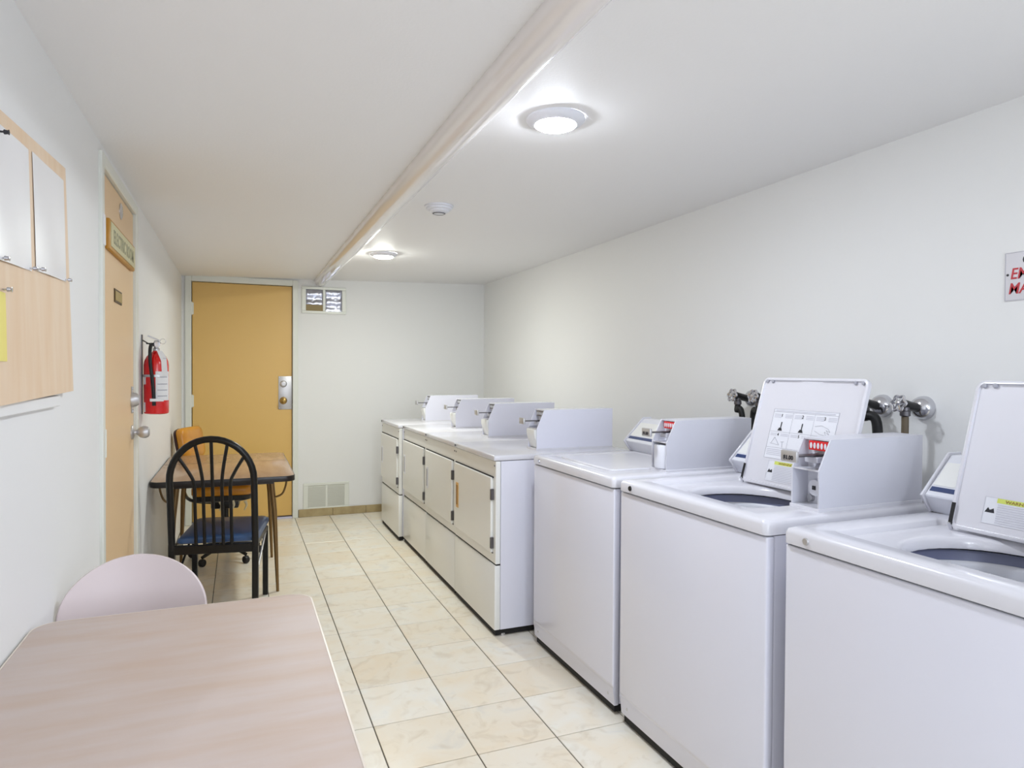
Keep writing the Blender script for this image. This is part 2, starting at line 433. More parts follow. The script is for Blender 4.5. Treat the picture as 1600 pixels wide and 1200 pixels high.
# electric room door in the left wall
d2 = tag(empty('door_2', (XL, 0, 0)), 'peach painted door with a sign plate in the left wall', kind='structure')
bm = bmesh.new()
for a, b in ((0.215, 0.262), (1.068, 1.115)): box(-0.10, 0.012, a, b, 0, 2.105, 0.004, 1, bm)
box(-0.10, 0.012, 0.262, 1.068, 2.06, 2.105, 0.004, 1, bm)
obj('door_frame', bm, 'trim', d2)
obj('door_panel', box(-0.045, -0.004, 0.265, 1.065, 0.012, 2.056, 0.002, 1), 'ldoor', d2)
obj('doorway_back', box(-0.10, -0.085, 0.262, 1.068, 0, 2.06), 'black', d2, smooth=0)
knob_set(d2, (-0.004, 1.005, 1.047), (1, 0, 0), 0.028, 'steel', stem=0.034)
dbo = obj('deadbolt', lathe([(0, 0), (0.034, 0), (0.034, 0.004), (0.03, 0.02), (0.022, 0.032), (0, 0.033)], 28, frame_mx((-0.004, 1.005, 1.197), (0, 1, 0), (0, 0, 1))), 'steel', d2)
for z in (1.145, 1.249):
    obj('deadbolt_screw', lathe([(0, 0), (0.009, 0), (0.007, 0.008), (0, 0.009)], 14, frame_mx((-0.004, 1.005, z), (0, 1, 0), (0, 0, 1))), 'steel', dbo)
obj('deadbolt_strap', box(-0.004, 0.0, 0.99, 1.02, 1.135, 1.259, 0.002, 1), 'steel', dbo)
for z in (0.30, 1.07, 1.83):
    obj('hinge', lathe([(0, -0.05), (0.008, -0.05), (0.008, 0.05), (0, 0.05)], 14, Matrix.Translation((0.006, 0.268, z))), 'trim', d2)
sg = tag(empty('door_sign', (XL - 0.004, 0.675, 1.835)), 'framed electric room sign plate on the peach door', 'sign')
obj('frame', box(0, 0.016, -0.315, 0.315, -0.052, 0.062, 0.004, 2), 'signwood', sg)
obj('plate', box(0.016, 0.019, -0.300, 0.300, -0.040, 0.052, 0.001, 1), 'signplate', sg)
text_mesh('lettering', 'ELECTRIC ROOM', 0.072, 'signink', sg, frame_mx((0.0192, 0, -0.020), (0, 1, 0), (0, 0, 1)), bold=0.0015, align='CENTER', xscale=0.92)
pq = tag(empty('door_plaque', (XL - 0.004, 0.63, 1.630)), 'small brass coloured plaque on the peach door below the sign', 'plaque')
obj('backing', box(0, 0.004, -0.085, 0.085, -0.027, 0.027, 0.001, 1), 'plaqueedge', pq)
obj('face', box(0.004, 0.006, -0.078, 0.078, -0.019, 0.019, 0.001, 1), 'plaque', pq)
tag(obj('door_medallion', lathe([(0, 0), (0.034, 0), (0.034, 0.003), (0.026, 0.006), (0, 0.007)], 28, frame_mx((XL - 0.004, 0.712, 1.995), (0, 1, 0), (0, 0, 1))), 'chrome'),
    'small round silver disc near the top of the peach door', 'disc')
tag(obj('notice_slip', box(XL + 0.0125, XL + 0.014, 0.222, 0.258, 1.775, 1.885), 'paper', smooth=0), 'small white slip of paper on the peach door frame', 'paper')

# ------------------------------------------------------------------ openings in the far wall
w1 = tag(empty('window_1', (0.255, YF, 1.98)), 'small two-pane transom opening backed with crumpled foil beside the pipe', kind='structure')
bm = bmesh.new()
for a, b, c, d in ((-0.197, 0.197, 0.098, 0.122), (-0.197, 0.197, -0.122, -0.098), (-0.197, -0.160, -0.098, 0.098), (0.160, 0.197, -0.098, 0.098), (-0.0115, 0.0115, -0.098, 0.098)):
    box(a, b, -0.016, 0.0, c, d, 0.003, 1, bm)
obj('window_or_fill_frame', bm, 'trim', w1)
def foil(u0, u1, z0, z1, seed, par):
    rnd = random.Random(seed); bm = bmesh.new(); n, m_ = 14, 16; V = []
    for i in range(n + 1):
        V.append([bm.verts.new((u0 + (u1 - u0) * i / n, -0.004 - 0.006 * rnd.random() * (0 < i < n and 0 < j < m_) - 0.004 * math.sin(j * 0.9 + seed), z0 + (z1 - z0) * j / m_)) for j in range(m_ + 1)])
    for i in range(n):
        for j in range(m_): bm.faces.new((V[i][j], V[i + 1][j], V[i + 1][j + 1], V[i][j + 1]))
    return obj('pane', bm, 'foil', par, smooth=60)
p1 = foil(-0.160, -0.0115, -0.098, 0.098, 3, w1); foil(0.0115, 0.160, -0.098, 0.098, 8, w1)
obj('board_strip', box(-0.160, -0.0115, -0.0155, -0.012, -0.098, -0.042, 0.001, 1), 'board', p1)
vg = tag(empty('vent_grille', (0.278, YF, 0.182)), 'white louvered vent grille low on the far wall above the baseboard', 'vent')
bm = bmesh.new()
for a, b, c, d in ((-0.205, 0.205, 0.10, 0.125), (-0.205, 0.205, -0.112, -0.098), (-0.205, -0.163, -0.098, 0.10), (0.163, 0.205, -0.098, 0.10), (-0.010, 0.010, -0.098, 0.10)):
    box(a, b, -0.012, 0, c, d, 0.003, 1, bm)
obj('frame', bm, 'trim', vg)
obj('backing', box(-0.163, 0.163, -0.0015, 0.0, -0.098, 0.10), 'darksteel', vg, smooth=0)
slat = None
for j in range(14):
    for u in (-0.0865, 0.0865):
        z = -0.091 + j * 0.0142
        if slat is None:
            s_ = obj('slat', prism([(-0.011, -0.007), (-0.010, -0.008), (-0.002, 0.006), (-0.003, 0.007)], -0.0765, 0.0765, 'x'), 'grille', vg, smooth=0); slat = s_.data
            s_.location = (u, 0, z)
        else: link('slat', slat, vg, (u, 0, z))

# ------------------------------------------------------------------ coin boxes (shared by washers and dryers)
def coin_box(root, x0, x1, y0, y1, zb, zt, zs, dx, vault, price=True, lockset=True):
    """metal meter case: side profile slants back from zs to the top; open at the front (low x)"""
    prof = [(x0, zb), (x0, zs), (x0 + dx, zt), (x1, zt + 0.003), (x1, zb)]
    t = 0.005
    bm = bmesh.new()
    prism(prof, y0, y0 + t, 'y', bm=bm); prism(prof, y1 - t, y1, 'y', bm=bm)
    prism([(x0 + dx, zt), (x1, zt + 0.003), (x1, zt - t), (x0 + dx, zt - t)], y0 + t, y1 - t, 'y', bm=bm)
    box(x1 - t, x1, y0 + t, y1 - t, zb, zt - t, bm=bm)
    box(x0 + 0.004, x1 - t, y0 + t, y1 - t, zb, zb + 0.004, bm=bm)
    c = obj('coin_box', bm, 'white_shaded' if vault != 'wedge' else 'white_lit', root, smooth=0)
    xm = x0 + 0.062                       # face of the mechanism inside
    ya, yb = y0 + t, y1 - t; ym = (ya + yb) / 2
    obj('mechanism', box(xm, xm + 0.05, ya, yb, zb + 0.004, zt - t), 'white2', c, smooth=0)
    obj('base_lip', box(x0 - 0.004, x1, y0 - 0.003, y1 + 0.003, zb - 0.002, zb + 0.010, 0.001, 1), 'white', c)
    # ledge under the slide, sloping shield and the slide itself
    zl = zs
    obj('ledge', box(x0 + 0.002, xm, ya, yb, zl - 0.003, zl + 0.001), 'white', c, smooth=0)
    obj('shield', prism([(xm, zl + 0.03), (xm - 0.03, zl + 0.002), (xm, zl + 0.002)], ya + 0.004, ya + 0.045, 'y'), 'pale', c, smooth=0)
    win = obj('coin_window', box(xm - 0.020, xm, ya + 0.002, yb - 0.020, zt - 0.036, zt - 0.008, 0.001, 1), 'redwin' if vault != 'wedge' else 'darksteel', c)
    n = 5
    for i in range(n):
        yy = ya + 0.012 + (yb - ya - 0.042) * i / (n - 1)
        obj('coin_slot', lathe([(0, 0), (0.0052, 0), (0.0052, 0.0015), (0, 0.0016)], 14, frame_mx((xm - 0.020, yy, zt - 0.022), (0, -1, 0), (0, 0, 1)) @ Matrix.Diagonal((0.8, 1.75, 1, 1))), 'white2', win)
    sl = obj('coin_slide', box(x0 - 0.055, xm, ym - 0.016, ym + 0.016, zl + 0.038, zl + 0.043, 0.001, 1), 'darksteel', c)
    obj('slide_guide', box(x0 + 0.022, xm, ym - 0.024, ym + 0.024, zl + 0.018, zl + 0.036, 0.002, 1), 'pale', c)
    h = obj('slide_handle', box(x0 - 0.066, x0 - 0.054, ym - 0.031, ym + 0.031, zl + 0.024, zl + 0.058, 0.004, 2), 'steel', sl)
    if price:
        text_mesh('price', '$1.00', 0.017, 'ink', sl, frame_mx((x0 - 0.0664, ym, zl + 0.032), (0, -1, 0), (0, 0, 1)), bold=0.0006, align='CENTER')
    if vault == 'drum':
        obj('coin_vault', lathe([(0, 0), (0.043, 0.0), (0.046, 0.006), (0.046, 0.090), (0.044, 0.096), (0, 0.096)], 28, Matrix.Translation((x0 + 0.032, y1 - 0.052, zb + 0.012))), 'white2', c)
    elif vault == 'wedge':
        obj('coin_vault', prism([(x0 + 0.04, zb + 0.005), (x0 + 0.01, zb + 0.012), (x0 - 0.012, zl - 0.03), (x0 - 0.012, zl - 0.004), (xm - 0.01, zl - 0.004), (xm - 0.01, zb + 0.005)], ya + 0.003, yb - 0.003, 'y', 0.003, 1), 'offwhite', c)
    else:
        lk = obj('vault_lock', lathe([(0, 0), (0.027, 0), (0.027, 0.006), (0.024, 0.018), (0, 0.019)], 26, frame_mx((xm, ym + 0.006, zb + 0.060), (0, -1, 0), (0, 0, 1))), 'white2', c)
        obj('keyhole', box(xm - 0.021, xm - 0.0188, ym, ym + 0.012, zb + 0.054, zb + 0.066), 'ink', lk, smooth=0)
        obj('vault_knob', lathe([(0, 0), (0.012, 0), (0.010, 0.01), (0, 0.011)], 16, frame_mx((xm, ym + 0.032, zb + 0.026), (0, -1, 0), (0, 0, 1))), 'steel', c)
    return c

# ------------------------------------------------------------------ washers
WW = 0.757                                 # width
def lid_mesh(u0, u1, length, th, hinge):
    """lid in its own (u along y, v from hinge, n = underside) frame, opened by th"""
    hx, hz = hinge
    vd = Vector((-math.cos(th), 0, math.sin(th))); nd = Vector((-math.sin(th), 0, -math.cos(th)))
    def P(u, v, n): return Vector((hx, u, hz)) + vd * v + nd * n
    L = lambda i, r, n: [P(a, b, n) for a, b in rrect(u0 + i, u1 - i, 0 + i, length - i, r, 6, 2)]
    return loops([L(0.003, 0.020, -0.014), L(0.0, 0.023, -0.010), L(0, 0.023, 0.004), L(0.003, 0.02, 0.006), L(0.009, 0.016, 0.006), L(0.011, 0.014, 0.0), L(0.03, 0.012, 0.0)], True, True), P, vd, nd
def lid_print(par, P, vd, nd, polys, m, lift):
    bm = bmesh.new()
    for poly in polys:
        a = [bm.verts.new(P(u, v, lift)) for u, v in poly]; b = [bm.verts.new(P(u, v, lift + 0.0004)) for u, v in poly]
        bm.faces.new(a); bm.faces.new(b)
        for i in range(len(a)): bm.faces.new((a[i], a[(i + 1) % len(a)], b[(i + 1) % len(a)], b[i]))
    return obj('print', bm, m, par, smooth=0)
def R(u0, u1, v0, v1): return [(u0, v0), (u1, v0), (u1, v1), (u0, v1)]
def washer(y, xf, label, open_lid, lock_m, sheet, warn, vault, box_off=0.0, lid_hx=0.455):
    r = tag(empty('washing_machine', (xf, y, 0)), label, 'washer', 'coin operated washers along the right wall')
    h = WW / 2
    obj('front_panel', prism([(0, 0.884), (0, 0.118), (0.007, 0.104), (0.007, 0.036), (0.03, 0.036), (0.03, 0.884)], -h, h, 'y', 0.006, 3), 'white_lit', r)
    cb = lambda i, z: [(a, b, z) for a, b in rrect(0.032 + i, 0.665 - i, -h + 0.004 + i, h - 0.004 - i, 0.006, 3, 1)]
    obj('cabinet', loops([cb(0.01, 0.060), cb(0.008, 0.884), cb(0, 0.884), cb(0, 0.04), cb(0.01, 0.04), cb(0.01, 0.060)], False, True), 'white_lit', r)
    obj('base', box(0.016, 0.64, -h + 0.012, h - 0.012, 0.008, 0.042), 'black', r, smooth=0)  # black block standing for the shade in the gap under the washer
    for sx in (0.05, 0.62):
        for sy in (-1, 1):
            obj('foot', lathe([(0, 0), (0.018, 0), (0.018, 0.012), (0.009, 0.016), (0.009, 0.04), (0, 0.04)], 14, Matrix.Translation((sx, sy * (h - 0.05), 0))), 'brass', r)
    for sy in (-1, 1):
        obj('screw', lathe([(0, 0), (0.006, 0), (0.004, 0.003), (0, 0.0035)], 12, frame_mx((0.007, sy * (h - 0.045), 0.07), (0, -1, 0), (0, 0, 1))), 'steel', r)
    # top deck with sunken lid well and tub opening
    cx, cy, rr = 0.275, 0.012, 0.192
    o = lambda i, z, rad: [(a, b, z) for a, b in rrect(-0.006 + i, 0.672 - i, -h - 0.003 + i, h + 0.003 - i, rad, 6, 6)]
    q = lambda i, z, rad: [(a, b, z) for a, b in rrect(0.072 + i, 0.492 - i, -0.238 + i, 0.297 - i, rad, 6, 6)]
    ang = [math.atan2(p[1] - cy, p[0] - cx) for p in q(0, 0, 0.02)]
    c = lambda rad, z: [(cx + rad * math.cos(a), cy + rad * math.sin(a), z) for a in ang]
    obj('top_deck', loops([o(0.004, 0.887, 0.016), o(0, 0.889, 0.018), o(0, 0.916, 0.018), o(0.004, 0.926, 0.018), o(0.014, 0.930, 0.02), q(0, 0.930, 0.022), q(0.004, 0.927, 0.02), q(0.010, 0.914, 0.018),
                           c(rr + 0.014, 0.914), c(rr + 0.004, 0.911), c(rr, 0.904), c(rr - 0.005, 0.892), c(rr - 0.005, 0.886)]), 'white', r, smooth=50)
    # basket: dark gap, grey ring, white inner wall
    mx = Matrix.Translation((cx, cy, 0))
    tb = obj('wash_basket', lathe([(0.215, 0.862), (0.200, 0.852), (0.194, 0.842), (0.196, 0.80), (0.215, 0.55), (0.20, 0.50), (0.0, 0.49)], 64, mx), 'white2', r)
    obj('splash_ring', lathe([(0.207, 0.8785), (0.205, 0.868), (0.200, 0.853)], 64, mx), 'greyblue', tb)
    obj('gap_seal', lathe([(0.1865, 0.887), (0.205, 0.887), (0.208, 0.879)], 64, mx), 'black', tb)
    obj('agitator', lathe([(0.10, 0.50), (0.06, 0.54), (0.05, 0.72), (0.045, 0.80), (0.03, 0.82), (0, 0.824)], 28, mx), 'white2', tb)
    # key lock on the deck front
    lk = obj('key_lock', lathe([(0, 0), (0.0095, 0), (0.0085, 0.004), (0.006, 0.0045), (0, 0.003)], 18, frame_mx((-0.006, h - 0.075, 0.907), (0, -1, 0), (0, 0, 1))), lock_m, r)
    # console with nose profile and end caps
    ya, yb = -0.236, h - 0.012
    con = obj('console', prism([(0.546, 0.930), (0.512, 0.983), (0.624, 1.094), (0.668, 1.094), (0.668, 0.930)], ya, yb, 'y', 0.003, 1), 'white2', r)
    for s, a in ((1, yb - 0.002), (-1, ya - 0.007)):
        obj('end_cap', prism([(0.540, 0.930), (0.502, 0.983), (0.620, 1.102), (0.672, 1.102), (0.672, 0.930)], a, a + 0.009, 'y', 0.002, 1), 'white', con)
    d = Vector((0.112, 0, 0.111)).normalized(); nrm = Vector((-0.111, 0, 0.112)).normalized()
    def SP(u, v, n): return Vector((0.512, u, 0.983)) + d * v + nrm * n
    def strip(v0, v1, m_, name):
        bm = bmesh.new()
        A = [SP(ya + 0.006, v0, 0.0002), SP(yb - 0.008, v0, 0.0002), SP(yb - 0.008, v1, 0.0002), SP(ya + 0.006, v1, 0.0002)]
        B = [p + nrm * 0.0012 for p in A]
        loops([A, B], True, True, bm); return obj(name, bm, m_, con, smooth=0)
    strip(0.018, 0.034, 'navy', 'blue_stripe'); strip(0.040, 0.128, 'offwhite', 'control_panel')
    # lid
    th = math.radians(106) if open_lid else 0.0
    u0, u1 = -0.230, 0.243
    hinge = (lid_hx, 0.921) if open_lid else (0.487, 0.9205)
    bm, P, vd, nd = lid_mesh(u0, u1, 0.412, th, hinge)
    lid = obj('lid', bm, 'white', r)
    if open_lid:
        for u in (u0 + 0.022, u0 + 0.052, u1 - 0.022, u1 - 0.05):
            ex = Vector((0, -1, 0)); o_ = P(u, 0.398, 0.002)
            obj('bumper', lathe([(0, 0), (0.007, 0), (0.006, 0.005), (0, 0.006)], 12, frame_mx(o_, ex, vd if ex.cross(vd).dot(nd) > 0 else -vd)), 'grey', lid)
        for ga in (u0 + 0.06, u1 - 0.19): lid_print(lid, P, vd, nd, [R(ga, ga + 0.13, 0.4, 0.402)], 'grey', 0.0062).name = 'lip_groove'
        bm = bmesh.new()
        a0 = [P(u1 - 0.002, 0.008, 0.0065), P(u1 - 0.012, 0.008, 0.0065), P(u1 - 0.012, 0.068, 0.0065), P(u1 - 0.002, 0.068, 0.0065)]
        loops([a0, [p + nd * 0.002 for p in a0]], True, True, bm); hp = obj('hinge_plate', bm, 'blackplastic', lid, smooth=0)
        hb = tube([P(u1 - 0.006, -0.004, -0.004), P(u1 - 0.006, 0.012, 0.010)], 0.005, 10); obj('hinge_pin', hb, 'chrome', hp)
    if sheet:
        s0, s1 = u0 + 0.090, u0 + 0.385; t0, t1 = 0.105, 0.292
        t0 = 0.104
        lb = lid_print(lid, P, vd, nd, [R(s0, s1, t0, t1)], 'white2', 0.0002); lb.name = 'instruction_label'
        f = 0.0009; fr = []
        for v in (t0, t1 - f, t1 - 0.012, 0.205, 0.145): fr.append(R(s0, s1, v, v + f))
        for u in (s0, s1 - f): fr.append(R(u, u + f, t0, t1))
        for u in (s1 - 0.098, s1 - 0.196): fr.append(R(u, u + f * 0.8, 0.145, t1 - 0.012))
        lid_print(lb, P, vd, nd, fr, 'grey', 0.0008).name = 'label_lines'
        tx = []
        rn = random.Random(4)
        for ci in range(3):
            ur = s1 - 0.008 - ci * 0.098
            for k in range(3):
                v = 0.270 - k * 0.0055
                tx.append(R(ur - 0.034, ur, v, v + 0.003)); tx.append(R(ur - 0.086, ur - 0.052, v, v + 0.003))
            for k in range(2):
                v = 0.196 - k * 0.0055
                tx.append(R(ur - 0.03, ur, v, v + 0.003)); tx.append(R(ur - 0.086, ur - 0.05, v, v + 0.003))
        for k in range(4):
            v = 0.136 - k * 0.0065; tx.append(R(s1 - 0.10 - 0.1 * rn.random(), s1 - 0.008, v, v + 0.003))
        tx.append(R(s1 - 0.28, s1 - 0.01, t1 - 0.009, t1 - 0.004))
        lid_print(lb, P, vd, nd, tx, 'pale', 0.0008).name = 'fine_print'
        ey = vd; ex = Vector((0, -1, 0))
        for ci, ch in enumerate('123'):
            text_mesh('number', ch, 0.017, 'ink', lb, frame_mx(P(s1 - 0.045 - ci * 0.098, 0.262, 0.0012), ex, ey), align='CENTER')
        for ci, ch in enumerate('45'):
            text_mesh('number', ch, 0.015, 'ink', lb, frame_mx(P(s1 - 0.045 - ci * 0.098, 0.190, 0.0012), ex, ey), align='CENTER')
        for ci in range(2):
            uc = s1 - 0.047 - ci * 0.098
            fg = []
            fg.append([(uc + 0.010, 0.210), (uc - 0.012, 0.210), (uc - 0.007, 0.220), (uc + 0.004, 0.221)])
            fg.append([(uc - 0.001, 0.219), (uc - 0.005, 0.219), (uc - 0.006, 0.243), (uc - 0.001, 0.243)])
            lid_print(lb, P, vd, nd, fg, 'ink', 0.0012).name = 'pictogram'
        dg_ = []
        def stroke(a, b, wd=0.0011):
            dx_, dy_ = b[0] - a[0], b[1] - a[1]; l = math.hypot(dx_, dy_); nx_, ny_ = -dy_ / l * wd / 2, dx_ / l * wd / 2
            dg_.append([(a[0] + nx_, a[1] + ny_), (b[0] + nx_, b[1] + ny_), (b[0] - nx_, b[1] - ny_), (a[0] - nx_, a[1] - ny_)])
        uc = s1 - 0.243
        hand = [(uc + 0.038, 0.238), (uc + 0.01, 0.243), (uc - 0.02, 0.233), (uc - 0.03, 0.222), (uc - 0.012, 0.228), (uc - 0.028, 0.213), (uc - 0.006, 0.222), (uc - 0.016, 0.208), (uc + 0.012, 0.212), (uc + 0.036, 0.222)]
        for a, b in zip(hand, hand[1:]): stroke(a, b)
        uc = s1 - 0.045
        tri = [(uc + 0.03, 0.160), (uc - 0.015, 0.156), (uc + 0.012, 0.184), (uc + 0.025, 0.161)]
        for a, b in zip(tri, tri[1:]): stroke(a, b)
        for a, b in (((uc - 0.02, 0.168), (uc - 0.036, 0.170)), ((uc - 0.028, 0.169), (uc - 0.032, 0.148))): stroke(a, b)
        dr_ = lid_print(lb, P, vd, nd, dg_, 'grey', 0.0012); dr_.name = 'line_drawing'; dr_['kind'] = 'stuff'
    if warn:
        w0, w1_, v0, v1 = warn
        wl = lid_print(lid, P, vd, nd, [R(w0, w1_, v0, v1)], 'white2', 0.0002); wl.name = 'warning_label'
        tall = v1 - v0
        f = 0.0008
        lid_print(wl, P, vd, nd, [R(w0, w1_, v0, v0 + f), R(w0, w1_, v1 - f, v1), R(w0, w0 + f, v0, v1), R(w1_ - f, w1_, v0, v1)], 'pale', 0.0008).name = 'label_lines'
        yw = w1_ - 0.030
        lid_print(wl, P, vd, nd, [R(w0 + 0.002, yw, v1 - 0.013, v1 - 0.001)], 'lime', 0.0008).name = 'yellow_band'
        text_mesh('lettering', 'WARNING', 0.011, 'tandark', wl, frame_mx(P(yw - 0.02, v1 - 0.011, 0.0014), (0, -1, 0), vd), align='LEFT', xscale=1.25)
        tx = []; rn = random.Random(2)
        k = 0
        while v1 - 0.019 - k * 0.0058 > v0 + 0.004:
            v = v1 - 0.0195 - k * 0.0058
            tx.append(R(w0 + 0.006 + 0.02 * rn.random(), yw - 0.003, v, v + 0.0032)); k += 1
        lid_print(wl, P, vd, nd, tx, 'pale', 0.0008).name = 'fine_print'
        vm = v0 + tall * 0.42; uu = w1_ - 0.016
        lid_print(wl, P, vd, nd, [[(uu + 0.012, vm), (uu - 0.012, vm), (uu - 0.009, vm + 0.012), (uu - 0.004, vm + 0.009), (uu, vm + 0.007), (uu + 0.005, vm + 0.013)]], 'ink', 0.0008).name = 'pictogram'
    coin_box(r, 0.222 + box_off, 0.655 + box_off, -0.3475, -0.2425, 0.930, 1.140, 1.050, 0.045, vault)
    return r
washer(0.113, 0.875, 'white coin washer with closed lid next to the dryers', False, 'chrome', False, None, 'drum', 0.040)
washer(-0.6925, 0.875, 'white coin washer with raised lid carrying an instruction label, middle of three', True, 'black', True, (-0.075, 0.125, 0.020, 0.096), 'lock')
washer(-1.517, 0.875, 'white coin washer with raised lid at the right edge of the photo', True, 'steel', False, (-0.03, 0.163, 0.030, 0.100), 'lock', lid_hx=0.440)

# ------------------------------------------------------------------ dryers
DW = 0.674
def dryer(y, xf, label, handle_m, box_y):
    r = tag(empty('clothes_dryer', (xf, y, 0)), label, 'dryer', 'row of coin operated dryers along the right wall')
    h = DW / 2; dep = 0.775
    obj('cabinet', box(0.032, dep - 0.01, -h + 0.001, h - 0.001, 0.034, 0.885, 0.002, 1), 'white_lit', r)
    obj('top_panel', box(-0.006, dep, -h, h, 0.8875, 0.915, 0.006, 3), 'white', r)
    obj('base', box(0.008, dep - 0.03, -h + 0.008, h - 0.008, 0.006, 0.034), 'black', r, smooth=0)  # black block fills the gap below the dryer with painted shade
    for sx in (0.05, 0.7):
        for sy in (-1, 1):
            obj('foot', lathe([(0, 0), (0.016, 0), (0.016, 0.012), (0.008, 0.015), (0.008, 0.03), (0, 0.03)], 12, Matrix.Translation((sx, sy * (h - 0.02), 0))), 'steel', r)
    # upper front with a door opening, door, lower panel
    obj('upper_front', box(0.004, 0.030, -h, h, 0.367, 0.885, 0.003, 1), 'offwhite', r)
    dr = obj('door', box(-0.010, 0.0045, -h + 0.038, h - 0.020, 0.420, 0.800, 0.003, 1), 'offwhite', r)
    obj('door_gap', box(-0.001, 0.0042, -h + 0.030, h - 0.012, 0.798, 0.806), 'black', r, smooth=0)
    obj('door_gap', box(-0.0004, 0.0042, -h + 0.034, h - 0.016, 0.4155, 0.421), 'darksteel', r, smooth=0)
    hn = obj('handle', box(-0.013, -0.0095, h - 0.105, h - 0.062, 0.545, 0.690, 0.0012, 1), handle_m, dr)
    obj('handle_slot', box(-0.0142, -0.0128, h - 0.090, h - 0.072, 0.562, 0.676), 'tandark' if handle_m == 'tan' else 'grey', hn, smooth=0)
    for z in (0.715, 0.470):
        obj('hinge', box(-0.013, 0.005, -h + 0.026, -h + 0.040, z - 0.028, z + 0.028, 0.002, 1), 'darksteel', dr)
    obj('panel_gap', box(0.008, 0.031, -h + 0.004, h - 0.004, 0.359, 0.368), 'black', r, smooth=0)
    obj('lower_panel', box(0.0, 0.031, -h + 0.001, h - 0.001, 0.034, 0.360, 0.004, 2), 'offwhite', r)
    obj('key_lock', lathe([(0, 0), (0.006, 0), (0.005, 0.004), (0, 0.0045)], 14, frame_mx((-0.006, h - 0.03, 0.902), (0, -1, 0), (0, 0, 1))), 'ink', r)
    for sy in (-1, 1):
        obj('screw', lathe([(0, 0), (0.005, 0), (0.004, 0.003), (0, 0.0035)], 10, frame_mx((0.004, sy * (h - 0.016), 0.862), (0, -1, 0), (0, 0, 1))), 'darksteel', r)
    coin_box(r, 0.287, 0.752, box_y, box_y + 0.120, 0.915, 1.131, 1.030, 0.044, 'wedge', price=False)
    return r
dryer(0.957, 0.72, 'white dryer with a tan door handle next to the washers', 'tan', -0.205)
dryer(1.6365, 0.722, 'white dryer second from the washers with a white door handle', 'white2', -0.135)
dryer(2.3165, 0.724, 'white dryer third from the washers with a white door handle', 'white2', -0.110)
dryer(3.005, 0.690, 'white dryer at the far end set slightly forward of the row', 'white2', -0.060)

# ------------------------------------------------------------------ water valves on the right wall
def valve(y, label, hose_pts, hose_m, hose_r=0.012):
    z = 1.214
    r = tag(empty('water_valve', (XR, y, z)), label, 'valve', 'water valves above the washers')
    ax = frame_mx((0, 0, 0), (0, 1, 0), (0, 0, -1))      # z axis -> -x
    obj('escutcheon', lathe([(0.043, 0.0), (0.042, 0.012), (0.037, 0.026), (0.026, 0.037), (0.014, 0.042), (0, 0.043)], 32, ax), 'chrome', r)
    obj('supply_pipe', tube([(-0.038, 0, 0), (-0.075, 0, 0.008), (-0.108, 0, 0.016)], 0.0165, 12), 'blackmetal', r)
    obj('bonnet', lathe([(0, 0), (0.015, 0), (0.015, 0.012), (0.009, 0.016), (0.009, 0.03), (0, 0.03)], 16, frame_mx((-0.100, 0, 0.012), (0, 1, 0), (-0.25, 0, -1))), 'darksteel', r)
    # wheel: a lobed ring with spokes
    wm = frame_mx((-0.132, 0, 0.018), (0, 1, 0), (-0.25, 0, -1))
    pts = []
    for i in range(48):
        a = 2 * PI * i / 48; rr = 0.026 + 0.0035 * math.cos(6 * a)
        pts.append(wm @ Vector((rr * math.cos(a), rr * math.sin(a), 0)))
    wl = obj('hand_wheel', tube(pts, 0.0045, 8, closed=True), 'chrome', r)
    for i in range(6):
        a = 2 * PI * i / 6
        obj('spoke', tube([wm @ Vector((0.004 * math.cos(a), 0.004 * math.sin(a), 0.002)), wm @ Vector((0.026 * math.cos(a), 0.026 * math.sin(a), 0))], 0.0032, 6), 'chrome', wl)
    obj('hub', lathe([(0, -0.006), (0.009, -0.006), (0.009, 0.006), (0.005, 0.008), (0, 0.008)], 16, wm), 'chrome', wl)
    obj('outlet', lathe([(0, 0), (0.013, 0), (0.014, 0.012), (0.017, 0.014), (0.017, 0.030), (0.012, 0.034), (0, 0.034)], 18, frame_mx((-0.098, 0, 0.004), (0, 1, 0), (1, 0, 0))), 'darksteel', r)
    obj('hose', tube(hose_pts, hose_r, 12, smooth_k=6), hose_m, r)
    return r
drop = [(-0.098, 0, -0.03), (-0.098, 0.0, -0.08), (-0.096, 0.004, -0.16), (-0.080, 0.02, -0.45)]
def arch(dy): return [(-0.098, 0, -0.03), (-0.103, 0.01 * dy, -0.055), (-0.100, 0.05 * dy, -0.045), (-0.095, 0.085 * dy, -0.075), (-0.085, 0.095 * dy, -0.20), (-0.07, 0.09 * dy, -0.45)]
valve(0.020, 'chrome water valve with lobed hand wheel behind the closed-lid washer', arch(-0.3), 'rubber', 0.014)
valve(-0.118, 'water valve half hidden by the middle washer lid', arch(0.45), 'rubber', 0.014)
valve(-0.672, 'water valve whose round wall plate shows right of the raised middle lid', [(-0.098, 0, -0.03), (-0.10, -0.004, -0.04), (-0.10, -0.02, -0.034), (-0.09, -0.045, -0.06), (-0.085, -0.047, -0.2), (-0.08, -0.04, -0.45)], 'rubber', 0.018)
valve(-0.837, 'chrome water valve with lobed hand wheel between the two raised lids', drop, 'hosebrown', 0.012)

